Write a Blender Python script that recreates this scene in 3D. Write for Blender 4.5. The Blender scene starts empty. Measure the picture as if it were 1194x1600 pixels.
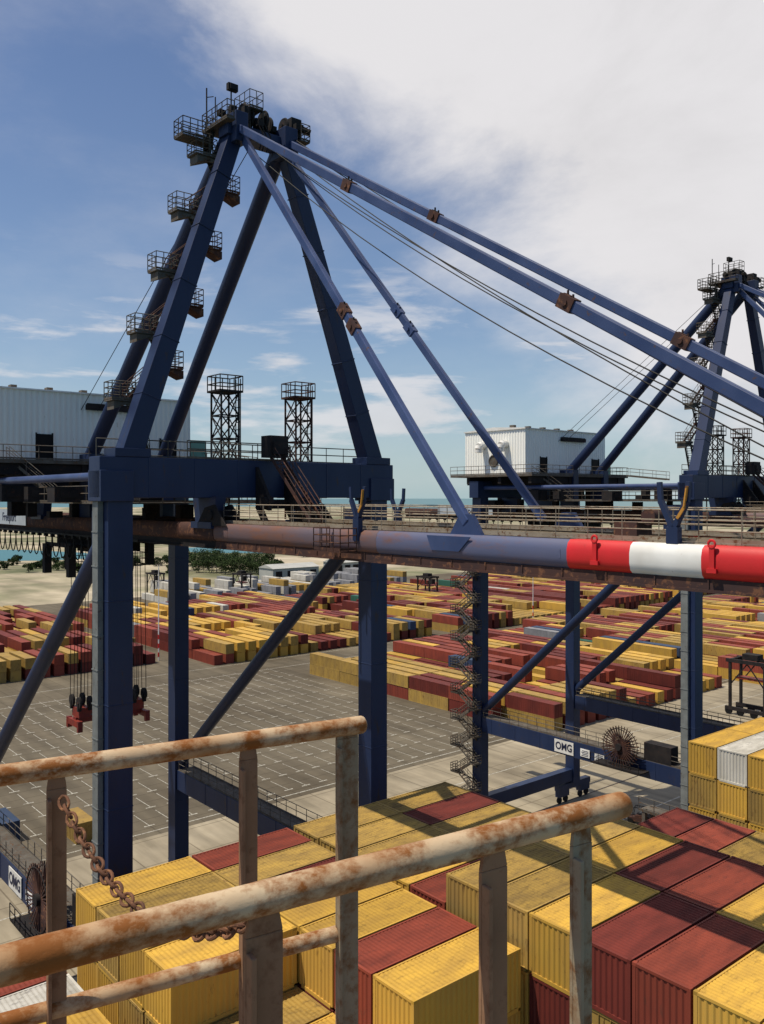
import bpy, math, random
from mathutils import Vector, Matrix
random.seed(11)
R=math.radians
S=bpy.context.scene; COL=S.collection
TH=R(40); CQ,SQ=math.cos(TH),math.sin(TH)
HC=44.0
def P(c,L,z=0.0): return Vector((CQ*c-SQ*L, SQ*c+CQ*L, z))
def port(x,y): return (CQ*x+SQ*y, -SQ*x+CQ*y)
def proj(p): return (597+p[0]/p[1]*1360, 778-(p[2]-HC)/p[1]*1360)
def at(px,py,D): return Vector(((px-597)/1360*D, D, HC-(py-778)/1360*D))
def ground(px,py):
    D=HC*1360/(py-778); return port((px-597)/1360*D, D)
V=Vector
# ---------------------------------------------------------------- materials
def nd(nt,t,**k):
    n=nt.nodes.new(t)
    for a,b in k.items(): setattr(n,a,b)
    return n
MATS={}
def paint(name, c1, c2=None, rust=(0.13,0.045,0.018), amt=0.3, scale=1.0, stretch=(1,1,1), rough=0.55, bump=0.2, var=0.12, fade=0.5, metal=0.0, edge=0.08, spec=0.35):
    m=bpy.data.materials.new(name); m.use_nodes=True; nt=m.node_tree; L=nt.links
    b=nt.nodes['Principled BSDF']; b.inputs['Roughness'].default_value=rough; b.inputs['Metallic'].default_value=metal; b.inputs['Specular IOR Level'].default_value=spec
    tc=nd(nt,'ShaderNodeTexCoord'); oi=nd(nt,'ShaderNodeObjectInfo')
    add=nd(nt,'ShaderNodeVectorMath',operation='MULTIPLY_ADD')
    add.inputs[1].default_value=stretch
    sc=nd(nt,'ShaderNodeVectorMath',operation='SCALE'); sc.inputs[0].default_value=(37,19,53)
    L.new(oi.outputs['Random'],sc.inputs['Scale']); L.new(sc.outputs[0],add.inputs[2]); L.new(tc.outputs['Object'],add.inputs[0])
    n1=nd(nt,'ShaderNodeTexNoise'); n1.inputs['Scale'].default_value=scale*0.6; n1.inputs['Detail'].default_value=5
    n2=nd(nt,'ShaderNodeTexNoise'); n2.inputs['Scale'].default_value=scale*2.2; n2.inputs['Detail'].default_value=9; n2.inputs['Roughness'].default_value=0.68
    L.new(add.outputs[0],n1.inputs['Vector']); L.new(add.outputs[0],n2.inputs['Vector'])
    m1=nd(nt,'ShaderNodeMix',data_type='RGBA')
    m1.inputs['A'].default_value=(*c1,1); m1.inputs['B'].default_value=(*(c2 or [x*0.75 for x in c1]),1)
    r1=nd(nt,'ShaderNodeMapRange'); r1.inputs[1].default_value=0.35; r1.inputs[2].default_value=0.68
    L.new(n1.outputs[0],r1.inputs[0]); L.new(r1.outputs[0],m1.inputs['Factor'])
    r2=nd(nt,'ShaderNodeMapRange'); r2.inputs[1].default_value=0.72-amt*0.45; r2.inputs[2].default_value=0.72-amt*0.45+edge
    L.new(n2.outputs[0],r2.inputs[0])
    m2=nd(nt,'ShaderNodeMix',data_type='RGBA'); m2.inputs['B'].default_value=(*rust,1)
    L.new(m1.outputs['Result'],m2.inputs['A']); L.new(r2.outputs[0],m2.inputs['Factor'])
    hv=nd(nt,'ShaderNodeHueSaturation'); mr=nd(nt,'ShaderNodeMapRange'); mr.inputs[3].default_value=1-var; mr.inputs[4].default_value=1+var
    L.new(oi.outputs['Random'],mr.inputs[0]); L.new(mr.outputs[0],hv.inputs['Value']); L.new(m2.outputs['Result'],hv.inputs['Color'])
    L.new(hv.outputs[0],b.inputs['Base Color'])
    if bump:
        bp=nd(nt,'ShaderNodeBump'); bp.inputs['Strength'].default_value=bump; bp.inputs['Distance'].default_value=0.02/scale
        L.new(n2.outputs[0],bp.inputs['Height']); L.new(bp.outputs[0],b.inputs['Normal'])
    MATS[name]=m; return m
BLUE=paint('crane blue paint',(0.006,0.016,0.055),(0.012,0.024,0.070),rust=(0.03,0.022,0.026),amt=0.26,scale=0.7,stretch=(1,1,0.3),rough=0.5)
BOOMM=paint('faded boom paint',(0.075,0.090,0.165),(0.11,0.10,0.15),rust=(0.15,0.07,0.05),amt=0.46,scale=0.55,stretch=(1,0.4,1.3),rough=0.5,edge=0.25)
BOOMR=paint('rust stained boom paint',(0.095,0.075,0.095),(0.13,0.065,0.05),rust=(0.17,0.065,0.03),amt=0.56,scale=0.55,stretch=(1,0.35,1.3),rough=0.6,edge=0.22)
STAYM=paint('stay blue paint',(0.022,0.042,0.12),(0.045,0.07,0.165),rust=(0.08,0.05,0.05),amt=0.26,scale=1.0,rough=0.45)
RUSTM=paint('rusty brown steel',(0.075,0.035,0.026),(0.045,0.028,0.028),rust=(0.15,0.07,0.04),amt=0.4,scale=1.2,rough=.8,spec=.15)
DARK=paint('dark weathered steel',(0.014,0.013,0.015),(0.027,0.023,0.022),rust=(0.06,0.028,0.018),amt=0.30,scale=1.5,rough=.8,spec=.15)
GALV=paint('weathered galvanised steel',(0.12,0.11,0.095),(0.075,0.065,0.055),rust=(0.10,0.055,0.03),amt=0.40,scale=2,rough=.8,spec=.15)
GALD=paint('dark weathered grating',(0.07,0.062,0.052),(0.04,0.035,0.03),rust=(0.085,0.045,0.025),amt=0.40,scale=2,rough=.8,spec=.15)
PALE=paint('pale duct cladding',(0.17,0.185,0.185),(0.12,0.13,0.13),rust=(0.08,0.065,0.05),amt=0.3,scale=2)
RAILC=paint('beige handrail steel',(0.27,0.23,0.17),(0.18,0.14,0.10),rust=(0.12,0.06,0.03),amt=0.4,scale=2,spec=.2)
WHT=paint('white paint',(0.72,0.71,0.68),(0.6,0.58,0.54),rust=(0.25,0.13,0.07),amt=0.12,scale=1.5)
REDP=paint('red warning paint',(0.60,0.018,0.022),(0.48,0.02,0.02),rust=(0.28,0.02,0.015),amt=0.25,scale=1,rough=0.45,var=0.03,edge=.3)
YELP=paint('yellow safety paint',(0.50,0.23,0.03),(0.36,0.17,0.03),amt=0.35,scale=2)
SPRD=paint('spreader red paint',(0.24,0.028,0.015),(0.15,0.02,0.018),amt=0.35,scale=2)
HOUSE=paint('pale cladding',(0.80,0.80,0.75),(0.84,0.83,0.78),rust=(0.45,0.36,0.27),amt=0.14,scale=0.8,stretch=(1,1,0.25),rough=0.6)
BOARD=paint('pale board paint',(0.36,0.40,0.44),(0.30,0.34,0.38),amt=0.2,scale=1.5)
BLACK=paint('black rubber and glass',(0.010,0.010,0.011),amt=0.0,scale=2,bump=0,rough=0.6,spec=.15)
GLASS=paint('greenish glass',(0.10,0.25,0.21),amt=0,bump=0,rough=.2)
INK=paint('sign lettering navy',(0.012,0.016,0.05),amt=0.0,bump=0)
RAILR=paint('rusting handrail paint',(0.52,0.40,0.26),(0.33,0.17,0.07),rust=(0.21,0.072,0.014),amt=0.64,scale=8,stretch=(.7,.7,1),rough=0.75,bump=1.0,edge=0.15,var=0.03,spec=.25)
POSTR=paint('peeling post paint',(0.29,0.165,0.095),(0.21,0.12,0.07),rust=(0.13,0.055,0.027),amt=0.42,scale=10,rough=0.85,bump=0.9,var=0.04,edge=0.2,spec=.15)
POSTG=paint('grey blistered post paint',(0.27,0.225,0.155),(0.21,0.14,0.085),rust=(0.16,0.07,0.025),amt=0.55,scale=9,rough=0.85,bump=0.9,var=0.03,edge=.18,spec=.15)
CHAINM=paint('rusty chain steel',(0.14,0.06,0.03),(0.08,0.035,0.02),rust=(0.22,0.1,0.045),amt=0.4,scale=30,rough=0.85,bump=0.5,var=0.2)
CT={};CR={}
def cpaint(k,c,c2,amt=0.22,rust=(0.10,0.045,0.02)):
    CT[k]=paint(k+' container paint',c,c2,rust=rust,amt=amt,scale=0.9,stretch=(1,1.3,0.5),rough=0.65,var=0.18,bump=0.15,edge=0.14,spec=.2)
    CR[k]=paint(k+' container roof paint',c,[x*.84 for x in c2],rust=[c[0]*.33+.018,c[1]*.33+.012,c[2]*.35+.012],amt=amt+.17,scale=1.3,stretch=(.6,1.8,1),rough=0.75,var=0.22,bump=0.15,edge=0.22,spec=.15)
cpaint('yellow',(0.51,0.305,0.05),(0.42,0.25,0.055),0.25)
cpaint('mustard',(0.36,0.23,0.055),(0.27,0.175,0.055),0.34)
cpaint('red',(0.225,0.047,0.028),(0.165,0.037,0.025),0.22,(0.08,0.04,0.03))
cpaint('maroon',(0.135,0.026,0.019),(0.095,0.020,0.016),0.15)
cpaint('blue',(0.035,0.055,0.11),(0.03,0.05,0.09),0.15)
cpaint('green',(0.03,0.10,0.07),(0.035,0.11,0.08),0.12)
cpaint('white',(0.50,0.48,0.43),(0.38,0.36,0.31),0.25)
cpaint('grey',(0.24,0.24,0.25),(0.17,0.17,0.18),0.2)
# ---------------------------------------------------------------- mesh builder
class MB:
    def __init__(s): s.v=[]; s.f=[]
    def add(s,vs,fs):
        o=len(s.v); s.v+= [tuple(x) for x in vs]; s.f+=[tuple(i+o for i in f) for f in fs]
    def hexa(s,vs): s.add(vs,[(0,3,2,1),(4,5,6,7),(0,1,5,4),(1,2,6,5),(2,3,7,6),(3,0,4,7)])
    def box(s,x0,x1,y0,y1,z0,z1):
        s.hexa([(x0,y0,z0),(x1,y0,z0),(x1,y1,z0),(x0,y1,z0),(x0,y0,z1),(x1,y0,z1),(x1,y1,z1),(x0,y1,z1)])
    def frame(s,p0,p1):
        d=(V(p1)-V(p0)).normalized()
        a=V((0,0,1)) if abs(d.z)<0.96 else V((1,0,0))
        sd=d.cross(a).normalized(); up=sd.cross(d).normalized(); return d,sd,up
    def beam(s,p0,p1,w,h,w1=None,h1=None):
        p0=V(p0);p1=V(p1); d,sd,up=s.frame(p0,p1); w1=w1 or w; h1=h1 or h
        r=[]
        for p,a,b in ((p0,w/2,h/2),(p1,w1/2,h1/2)):
            r+=[p-sd*a-up*b,p+sd*a-up*b,p+sd*a+up*b,p-sd*a+up*b]
        s.hexa(r)
    def tube(s,p0,p1,r,n=8,r1=None,caps=True):
        p0=V(p0);p1=V(p1)
        if (p1-p0).length<1e-6: return
        d,sd,up=s.frame(p0,p1); r1=r if r1 is None else r1; vs=[];
        for p,q in ((p0,r),(p1,r1)):
            for i in range(n):
                a=2*math.pi*i/n; vs.append(p+sd*math.cos(a)*q+up*math.sin(a)*q)
        fs=[(i,(i+1)%n,n+(i+1)%n,n+i) for i in range(n)]
        if caps: fs+=[tuple(range(n-1,-1,-1)),tuple(range(n,2*n))]
        s.add(vs,fs)
    def path(s,pts,r,n=6):
        for a,b in zip(pts,pts[1:]): s.tube(a,b,r,n)
    def prism(s,poly,ax,a0,a1):
        n=len(poly); vs=[]
        for a in (a0,a1):
            for (u,w) in poly:
                vs.append((a,u,w) if ax=='x' else ((u,a,w) if ax=='y' else (u,w,a)))
        s.add(vs,[tuple(range(n-1,-1,-1)),tuple(range(n,2*n))]+[(i,(i+1)%n,n+(i+1)%n,n+i) for i in range(n)])
    def ring(s,c,axis,Rr,r,n=28,m=6,flat=1.0,stretch=(1,1),e1=None,e2=None):
        c=V(c); ax=V(axis).normalized()
        if e1 is None:
            t=V((0,0,1)) if abs(ax.z)<0.9 else V((1,0,0)); e1=ax.cross(t).normalized(); e2=ax.cross(e1).normalized()
        vs=[];fs=[]
        for i in range(n):
            a=2*math.pi*i/n; rad=(e1*math.cos(a)*stretch[0]+e2*math.sin(a)*stretch[1]); o=c+rad*Rr; rn=rad.normalized()
            for j in range(m):
                b=2*math.pi*j/m; vs.append(o+rn*math.cos(b)*r+ax*math.sin(b)*r*flat)
        for i in range(n):
            for j in range(m):
                fs.append((i*m+j,((i+1)%n)*m+j,((i+1)%n)*m+(j+1)%m,i*m+(j+1)%m))
        s.add(vs,fs)
    def rail(s,pts,h=1.1,step=1.6,r=0.03,levels=(1.1,0.6),close=False):
        pts=[V(p) for p in pts]
        if close: pts=pts+[pts[0]]
        for a,b in zip(pts,pts[1:]):
            n=max(1,int(round((b-a).length/step)))
            for i in range(n+1):
                p=a.lerp(b,i/n); s.tube(p,p+V((0,0,h)),r,4)
            for l in levels: s.tube(a+V((0,0,l)),b+V((0,0,l)),r,4)
            s.beam(a+V((0,0,.08)),b+V((0,0,.08)),0.02,0.12)
    def corr(s,o,ax,up,nr,length,height,pitch=0.28,depth=0.036):
        o=V(o);ax=V(ax);up=V(up);nr=V(nr); n=max(1,int(length/pitch)); pt=length/n; prof=[]
        for i in range(n):
            b=i*pt; prof+=[(b,0),(b+pt*.27,0),(b+pt*.5,-depth),(b+pt*.77,-depth)]
        prof.append((length,0)); vs=[];fs=[]
        for (a,d) in prof:
            q=o+ax*a+nr*d; vs+=[q,q+up*height]
        for i in range(len(prof)-1): fs.append((2*i,2*i+2,2*i+3,2*i+1))
        s.add(vs,fs)
    def mesh(s,name,mat,smooth=True):
        me=bpy.data.meshes.new(name); me.from_pydata(s.v,[],s.f); me.update()
        if mat: me.materials.append(mat)
        if smooth:
            me.polygons.foreach_set('use_smooth',[True]*len(me.polygons))
            me.set_sharp_from_angle(angle=R(38))
        return me
    def build(s,name,mat,parent=None,smooth=True,bevel=0,label=None,kind=None):
        o=bpy.data.objects.new(name,s.mesh(name,mat,smooth)); COL.objects.link(o)
        if parent: o.parent=parent
        if bevel:
            b=o.modifiers.new('bevel','BEVEL'); b.width=bevel; b.segments=2; b.limit_method='ANGLE'
        if label: o['label']=label
        if kind: o['kind']=kind
        return o
def tag(o,label=None,cat=None,group=None,kind=None):
    if label: o['label']=label
    if cat: o['category']=cat
    if group: o['group']=group
    if kind: o['kind']=kind
    return o
def empty(name,loc,rz=TH):
    o=bpy.data.objects.new(name,None); o.empty_display_size=0.3; COL.objects.link(o); o.location=loc; o.rotation_euler=(0,0,rz); return o
def text_mesh(txt,size,mat,parent,M,name='lettering',depth=0.01,bold=0.0):
    cu=bpy.data.curves.new('t','FONT'); cu.body=txt; cu.size=size; cu.align_x='CENTER'; cu.align_y='CENTER'; cu.extrude=depth; cu.offset=bold
    t=bpy.data.objects.new('t',cu); COL.objects.link(t)
    dg=bpy.context.evaluated_depsgraph_get(); me=bpy.data.meshes.new_from_object(t.evaluated_get(dg)); bpy.data.objects.remove(t)
    me.transform(M); me.materials.clear(); me.materials.append(mat); me.name=name
    o=bpy.data.objects.new(name,me); COL.objects.link(o); o.parent=parent; return o
ORD=['zeroth','first','second','third','fourth','fifth','sixth','seventh','eighth','ninth','tenth','eleventh','twelfth','thirteenth','fourteenth','fifteenth','sixteenth','seventeenth','eighteenth','nineteenth','twentieth','21st','22nd','23rd']+['%dth'%k for k in range(24,120)]
# ---------------------------------------------------------------- setting
def sheet(name,pts,z,mat,zb=None):
    me=bpy.data.meshes.new(name); me.from_pydata([(x,y,0) for x,y in pts],[],[tuple(range(len(pts)))]); me.materials.append(mat)
    o=bpy.data.objects.new(name,me); COL.objects.link(o); o.location=(0,0,z); o['kind']='structure'; return o
def groundmat(name,cols,scale,rough=0.9,joint=None,jc=(.45,.43,.4),jf=.8,c2=(.84,.84,.83)):
    m=bpy.data.materials.new(name); m.use_nodes=True; nt=m.node_tree; L=nt.links; b=nt.nodes['Principled BSDF']; b.inputs['Roughness'].default_value=rough; b.inputs['Specular IOR Level'].default_value=.2
    tc=nd(nt,'ShaderNodeTexCoord'); mp=nd(nt,'ShaderNodeMapping'); mp.inputs['Rotation'].default_value=(0,0,-TH); L.new(tc.outputs['Object'],mp.inputs['Vector'])
    n=nd(nt,'ShaderNodeTexNoise'); n.inputs['Scale'].default_value=scale; n.inputs['Detail'].default_value=8; n.inputs['Roughness'].default_value=0.62
    L.new(mp.outputs[0],n.inputs['Vector'])
    cr=nd(nt,'ShaderNodeValToRGB'); e=cr.color_ramp.elements
    e[0].position=0.32; e[0].color=(*cols[0],1); e[1].position=0.68; e[1].color=(*cols[-1],1)
    for i,c in enumerate(cols[1:-1]):
        k=e.new(0.32+0.36*(i+1)/(len(cols)-1)); k.color=(*c,1)
    L.new(n.outputs[0],cr.inputs[0]); out=cr.outputs[0]
    n2=nd(nt,'ShaderNodeTexNoise'); n2.inputs['Scale'].default_value=scale*9; n2.inputs['Detail'].default_value=6
    st=nd(nt,'ShaderNodeMapping'); st.inputs['Scale'].default_value=(1,0.15,1); L.new(mp.outputs[0],st.inputs['Vector']); L.new(st.outputs[0],n2.inputs['Vector'])
    mm=nd(nt,'ShaderNodeMix',data_type='RGBA',blend_type='MULTIPLY'); mm.inputs['Factor'].default_value=0.75
    r=nd(nt,'ShaderNodeMapRange'); r.inputs[1].default_value=0.3; r.inputs[2].default_value=0.7; r.inputs[3].default_value=0.62; r.inputs[4].default_value=1.25
    L.new(n2.outputs[0],r.inputs[0]); L.new(out,mm.inputs['A']); L.new(r.outputs[0],mm.inputs['B']); out=mm.outputs['Result']
    if joint:
        bk=nd(nt,'ShaderNodeTexBrick'); bk.offset=0; bk.inputs['Scale'].default_value=1; bk.inputs['Brick Width'].default_value=joint[0]; bk.inputs['Row Height'].default_value=joint[1]; bk.inputs['Mortar Size'].default_value=joint[2]
        bk.inputs['Color1'].default_value=(1,1,1,1); bk.inputs['Color2'].default_value=(*c2,1); bk.inputs['Mortar'].default_value=(*jc,1)
        L.new(mp.outputs[0],bk.inputs['Vector'])
        m3=nd(nt,'ShaderNodeMix',data_type='RGBA',blend_type='MULTIPLY'); m3.inputs['Factor'].default_value=jf
        L.new(out,m3.inputs['A']); L.new(bk.outputs[0],m3.inputs['B']); out=m3.outputs['Result']
    L.new(out,b.inputs['Base Color']); return m
ASPH=groundmat('yard asphalt',[(0.080,0.064,0.043),(0.115,0.096,0.068),(0.150,0.127,0.090)],0.035,joint=(3.2,3.2,0.08),jc=(.55,.53,.5),jf=.8,c2=(.93,.93,.92))
CONC=groundmat('quay concrete',[(0.20,0.168,0.12),(0.28,0.238,0.17),(0.33,0.285,0.21)],0.06,joint=(7.5,7.5,0.09))
SAND=groundmat('sand and scrub',[(0.05,0.07,0.028),(0.16,0.16,0.09),(0.36,0.31,0.22),(0.50,0.43,0.33)],0.009)
def watermat(name,col,rough):
    m=bpy.data.materials.new(name); m.use_nodes=True; nt=m.node_tree; b=nt.nodes['Principled BSDF']
    tc=nd(nt,'ShaderNodeTexCoord'); n=nd(nt,'ShaderNodeTexNoise'); n.inputs['Scale'].default_value=0.25; n.inputs['Detail'].default_value=6; nt.links.new(tc.outputs['Object'],n.inputs['Vector'])
    bp=nd(nt,'ShaderNodeBump'); bp.inputs['Strength'].default_value=0.4; bp.inputs['Distance'].default_value=0.4; nt.links.new(n.outputs[0],bp.inputs['Height']); nt.links.new(bp.outputs[0],b.inputs['Normal'])
    b.inputs['Base Color'].default_value=(*col,1); b.inputs['Roughness'].default_value=rough; b.inputs['Specular IOR Level'].default_value=0.3; return m
SEA=watermat('turquoise sea',(0.055,0.15,0.16),0.35)
HARB=watermat('harbour water',(0.025,0.13,0.14),0.3)
sheet('sea',[(-60000,-60000),(60000,-60000),(60000,60000),(-60000,60000)],-2.6,SEA)
near=[P(-1500,44),P(2500,44)]
far=[(2400,3800),(1600,3100),(900,2800),(420,2600),(150,3300),(-100,4300),(-500,4600),(-1100,4200),(-1900,4000),(-3000,3300)]
sheet('land',[(p.x,p.y) for p in near]+far,-0.06,SAND)
q=MB(); q.box(-1500,2500,44,45.2,-4,0.05); o=q.build('quay_wall',CONC); o.rotation_euler=(0,0,TH); tag(o,kind='structure')
ch=[(-700,600),(-420,598),(-300,606),(-235,612),(-205,640),(-240,700),(-300,735),(-480,770),(-800,790),(-1300,760),(-1300,610)]
sheet('water_channel',ch,0.0,HARB)
sheet('water_inlet',[(-150,700),(-85,690),(-70,740),(-110,780),(-190,770)],0.0,HARB)
def psheet(name,c0,c1,L0,L1,z,mat):
    return sheet(name,[(P(c,L).x,P(c,L).y) for c,L in ((c0,L0),(c1,L0),(c1,L1),(c0,L1))],z,mat)
psheet('yard_pavement',-250,720,106,365,0.0,ASPH)
psheet('quay_apron',-600,900,45.2,106,0.004,CONC)
RAILSTEEL=paint('crane rail steel',(0.05,0.04,0.035),amt=0.4,scale=2)
for k,L0 in enumerate((49.0,79.5)):
    r=MB(); r.box(-300,600,L0-.09,L0+.09,0.004,0.06); o=r.build('crane_rail',RAILSTEEL); o.rotation_euler=(0,0,TH); tag(o,kind='structure')
MARK=paint('worn road marking paint',(0.48,0.46,0.39),(0.33,0.31,0.26),rust=(0.14,0.125,0.095),amt=0.52,scale=2,bump=0,var=0)
mk=MB()
for i in range(-30,42):
    for j in range(0,14):
        c=i*3.2; Lx=109.6+j*6.4
        if c>122 or Lx>187: continue
        mk.add([(c-.75,Lx-.13,0),(c+.75,Lx-.13,0),(c+.75,Lx+.13,0),(c-.75,Lx+.13,0)],[(0,1,2,3)])
        mk.add([(c-.06,Lx+.14,0),(c+.06,Lx+.14,0),(c+.06,Lx+5.0,0),(c-.06,Lx+5.0,0)],[(0,1,2,3)])
for Lx in (107.5,190,201): mk.add([(-200,Lx-.12,0),(500,Lx-.12,0),(500,Lx+.12,0),(-200,Lx+.12,0)],[(0,1,2,3)])
o=mk.build('yard_marking',MARK,smooth=False); o.rotation_euler=(0,0,TH); o.location=(0,0,0.008); tag(o,kind='structure')
mk=MB()
for Lx in (56,63,70,88,95): mk.add([(-200,Lx-.1,0),(500,Lx-.1,0),(500,Lx+.1,0),(-200,Lx+.1,0)],[(0,1,2,3)])
o=mk.build('quay_marking',MARK,smooth=False); o.rotation_euler=(0,0,TH); o.location=(0,0,0.01); tag(o,kind='structure')
# ---------------------------------------------------------------- crane
UN=9.73; GA=30.5
def zigzag_landing(mb,u,l,z,su=1.5,sl=1.3):
    mb.box(u-su/2,u+su/2,l-sl/2,l+sl/2,z-.08,z)
    mb.rail([(u-su/2,l-sl/2,z),(u-su/2,l+sl/2,z),(u+su/2,l+sl/2,z),(u+su/2,l-sl/2,z)],step=.5,r=.03,close=True,levels=(1.1,.75,.4),h=1.1)
def flight(mb,a,b,wd=0.8,side='l',r=0.03):
    a=V(a);b=V(b); d=V((0,wd/2,0)) if side=='l' else V((wd/2,0,0))
    for s in (-1,1):
        mb.beam(a+d*s,b+d*s,0.05,0.22); mb.tube(a+d*s+V((0,0,1)),b+d*s+V((0,0,1)),r,4); mb.tube(a+d*s+V((0,0,.55)),b+d*s+V((0,0,.55)),r*.8,4)
        for k in range(4):
            p=a.lerp(b,k/3)+d*s; mb.tube(p,p+V((0,0,1)),r*.8,4)
    n=max(3,int(abs(b.z-a.z)/0.24))
    for k in range(n):
        p=a.lerp(b,(k+.5)/n); mb.box(p.x-(.13 if side=='l' else wd/2),p.x+(.13 if side=='l' else wd/2),p.y-(wd/2 if side=='l' else .13),p.y+(wd/2 if side=='l' else .13),p.z-.02,p.z+.02)
def build_crane(c0,zb,label,full=True):
    T=empty('gantry_crane',P(c0,49,0)); tag(T,label,'crane','ship to shore cranes along the quay')
    hi=45.0
    for u in (-UN,UN):
        for l in (0,GA):
            m=MB(); m.box(u-.75,u+.75,l-.75,l+.75,3.4,hi-.9)
            if l==0: m.box(u-.85,u+.85,l-.85,l+.85,zb-1.3,zb+1.3)
            for z in range(8,43,6): m.box(u-.775,u+.775,l-.775,l+.775,z,z+.08)
            lg=m.build('leg',BLUE,T,smooth=False,bevel=.03)
            if l==0 and u<0:
                k=MB(); k.box(u-1.1,u-.78,l-.1,l+.7,5,hi-1); 
                for z in range(6,44,2): k.box(u-1.14,u-.76,l-.14,l+.74,z,z+.07)
                k.build('cable_duct',PALE,lg,smooth=False)
            b=MB(); b.box(u-3.6,u+3.6,l-.45,l+.45,1.9,2.7); b.box(u-.8,u+.8,l-.7,l+.7,2.7,3.4)
            for s in (-2.4,2.4): b.box(u+s-1.1,u+s+1.1,l-.4,l+.4,1.0,1.9)
            bo=b.build('bogie',BLUE,T,smooth=False)
            for s in (-3.1,-1.7,1.7,3.1):
                w=MB(); w.tube((u+s,l-.14,.52),(u+s,l+.14,.52),.46,16); w.build('wheel',DARK,bo)
    for l in (0,GA):
        m=MB(); m.box(-UN+.8,UN-.8,l-.6,l+.6,3.0,4.7); m.build('sill_beam',BLUE,T,smooth=False,bevel=.03)
    for u in (-UN,UN):
        m=MB(); m.box(u-.55,u+.55,.75,GA-.75,zb-.95,zb+.95)
        for l in range(4,30,4): m.box(u-.58,u+.58,l,l+.1,zb-.97,zb+.97)
        pb=m.build('portal_beam',BLUE,T,smooth=False,bevel=.03)
        h=MB()
        h.box(u-.5,u+1.2,.8,GA-.8,zb+.96,zb+1.02)
        h.rail([(u-.45,1,zb+1.0),(u-.45,GA-1,zb+1.0)],step=1.5,r=.035); h.rail([(u+1.15,1,zb+1.0),(u+1.15,GA-1,zb+1.0)],step=1.5,r=.035)
        h.build('walkway',GALV,pb)
        d=MB(); d.tube((u,.3,42.6),(u,GA-.6,zb+1.7),.52,20); 
        d.box(u-.06,u+.06,.4,3.4,40.4,43.2)
        d.build('diagonal_brace',BLUE,T)
        t=MB(); t.tube((u,.5,45.3),(u,GA,45.3),.27,16); t.tube((u,.5,45.3),(u,1.6,45.3),.42,16); t.build('tie_pipe',STAYM,T)
    m=MB(); m.box(-11,11,-.8,.8,hi-1,hi+1.4)
    for u in (-8,-5,-2,2,5,8): m.box(u-.04,u+.04,-.83,.83,hi-1.02,hi+1.42)
    m.box(-11,-9,-.95,.95,hi-1.2,hi+.6); m.box(8.8,11,-.95,.95,hi-1.2,hi+.4)
    cb=m.build('cross_beam',BLUE,T,smooth=False,bevel=.04)
    h=MB(); h.rail([(-10.6,.7,hi+1.4),(10.6,.7,hi+1.4)],step=1.5,r=.035); h.rail([(-5.5,-.75,hi+1.4),(2,-.75,hi+1.4)],step=1.2,r=.035); h.build('handrail',GALV,cb)
    m=MB(); m.box(-11,11,GA-.8,GA+.8,hi-1,hi+1.2); m.build('cross_beam',BLUE,T,smooth=False,bevel=.04)
    for u in (-3.6,3.6):
        for l in (0,GA):
            m=MB(); m.prism([(l-1.5,44.1),(l+1.5,44.1),(l+1.1,42.2),(l-1.1,42.2)],'x',u-.35,u+.35); m.box(u-.6,u+.6,l-1.3,l+1.3,42.1,42.5)
            m.build('girder_hanger',BLUE,T,smooth=False)
    for u in (-3.5,3.5):
        m=MB(); prof=[(u-.30,41.33),(u+.30,41.33),(u+.45,41.45),(u+.52,41.7),(u+.52,42.05),(u+.45,42.3),(u+.30,42.42),(u-.30,42.42),(u-.45,42.3),(u-.52,42.05),(u-.52,41.7),(u-.45,41.45)]
        m.prism(prof,'y',-1.2,52); m.build('trolley_girder',RUSTM,T,smooth=True)
        m=MB(); m.box(u-.3,u+.3,-1.2,52,40.95,41.35); m.box(u-.45,u+.45,-1.2,52,40.85,40.95); m.build('runway_rail',DARK,T,smooth=False)
        m=MB(); m.prism(prof,'y',-48,-17.0)
        for l in range(-46,-18,6): m.box(u-.53,u+.53,l,l+.06,41.72,42.04)
        bg=m.build('boom_girder',BOOMM,T,smooth=True,label='faded blue grey outer part of the boom girder')
        m=MB(); m.prism(prof,'y',-16.99,-1.3)
        for l in range(-15,-2,6): m.box(u-.53,u+.53,l,l+.06,41.72,42.04)
        m.build('boom_girder',BOOMR,T,smooth=True,label='rust stained inner part of the boom girder')
        m=MB(); m.box(u-.36,u+.36,-48,-1.3,40.98,41.33); m.box(u-.42,u+.42,-48,-1.3,40.88,40.98)
        for l in range(-46,-2,2): m.box(u-.40,u+.40,l,l+.05,40.99,41.32)
        m.build('boom_rail',RUSTM,T,smooth=False)
        e=[-28.3-2.75*k for k in range(0,8)]
        for k in range(7):
            b=MB(); pr=[(u+(a-u)*1.03,41.875+(z-41.875)*1.03) for a,z in prof]
            b.prism(pr,'y',e[k+1]+.001,e[k]-.001)
            b.build('warning_band',REDP if k%2==0 else WHT,bg,smooth=True,label='red warning band' if k%2==0 else 'white warning band')
        for l in (-29.6,-34.2):
            k=MB(); k.box(u-.60,u-.54,l-.09,l+.09,41.7,42.45); k.ring((u-.58,l,42.5),(1,0,0),.12,.045,12,6); k.box(u-.62,u-.5,l-.17,l+.17,41.55,41.70); k.build('lifting_lug',REDP,bg)
        k=MB(); k.prism([(-23.3,42.35),(-20.6,42.35),(-20.9,41.7),(-22.6,41.7)],'x',u-.58,u-.54); k.prism([(-23.5,42.4),(-21.6,42.4),(-22.2,43.3),(-22.9,43.3)],'x',u-.12,u+.12); k.build('stay_gusset',STAYM,bg,smooth=False)
        w=MB()
        x0,x1=(u+.1,u+1.0) if u<0 else (u-1.0,u-.1)
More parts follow.
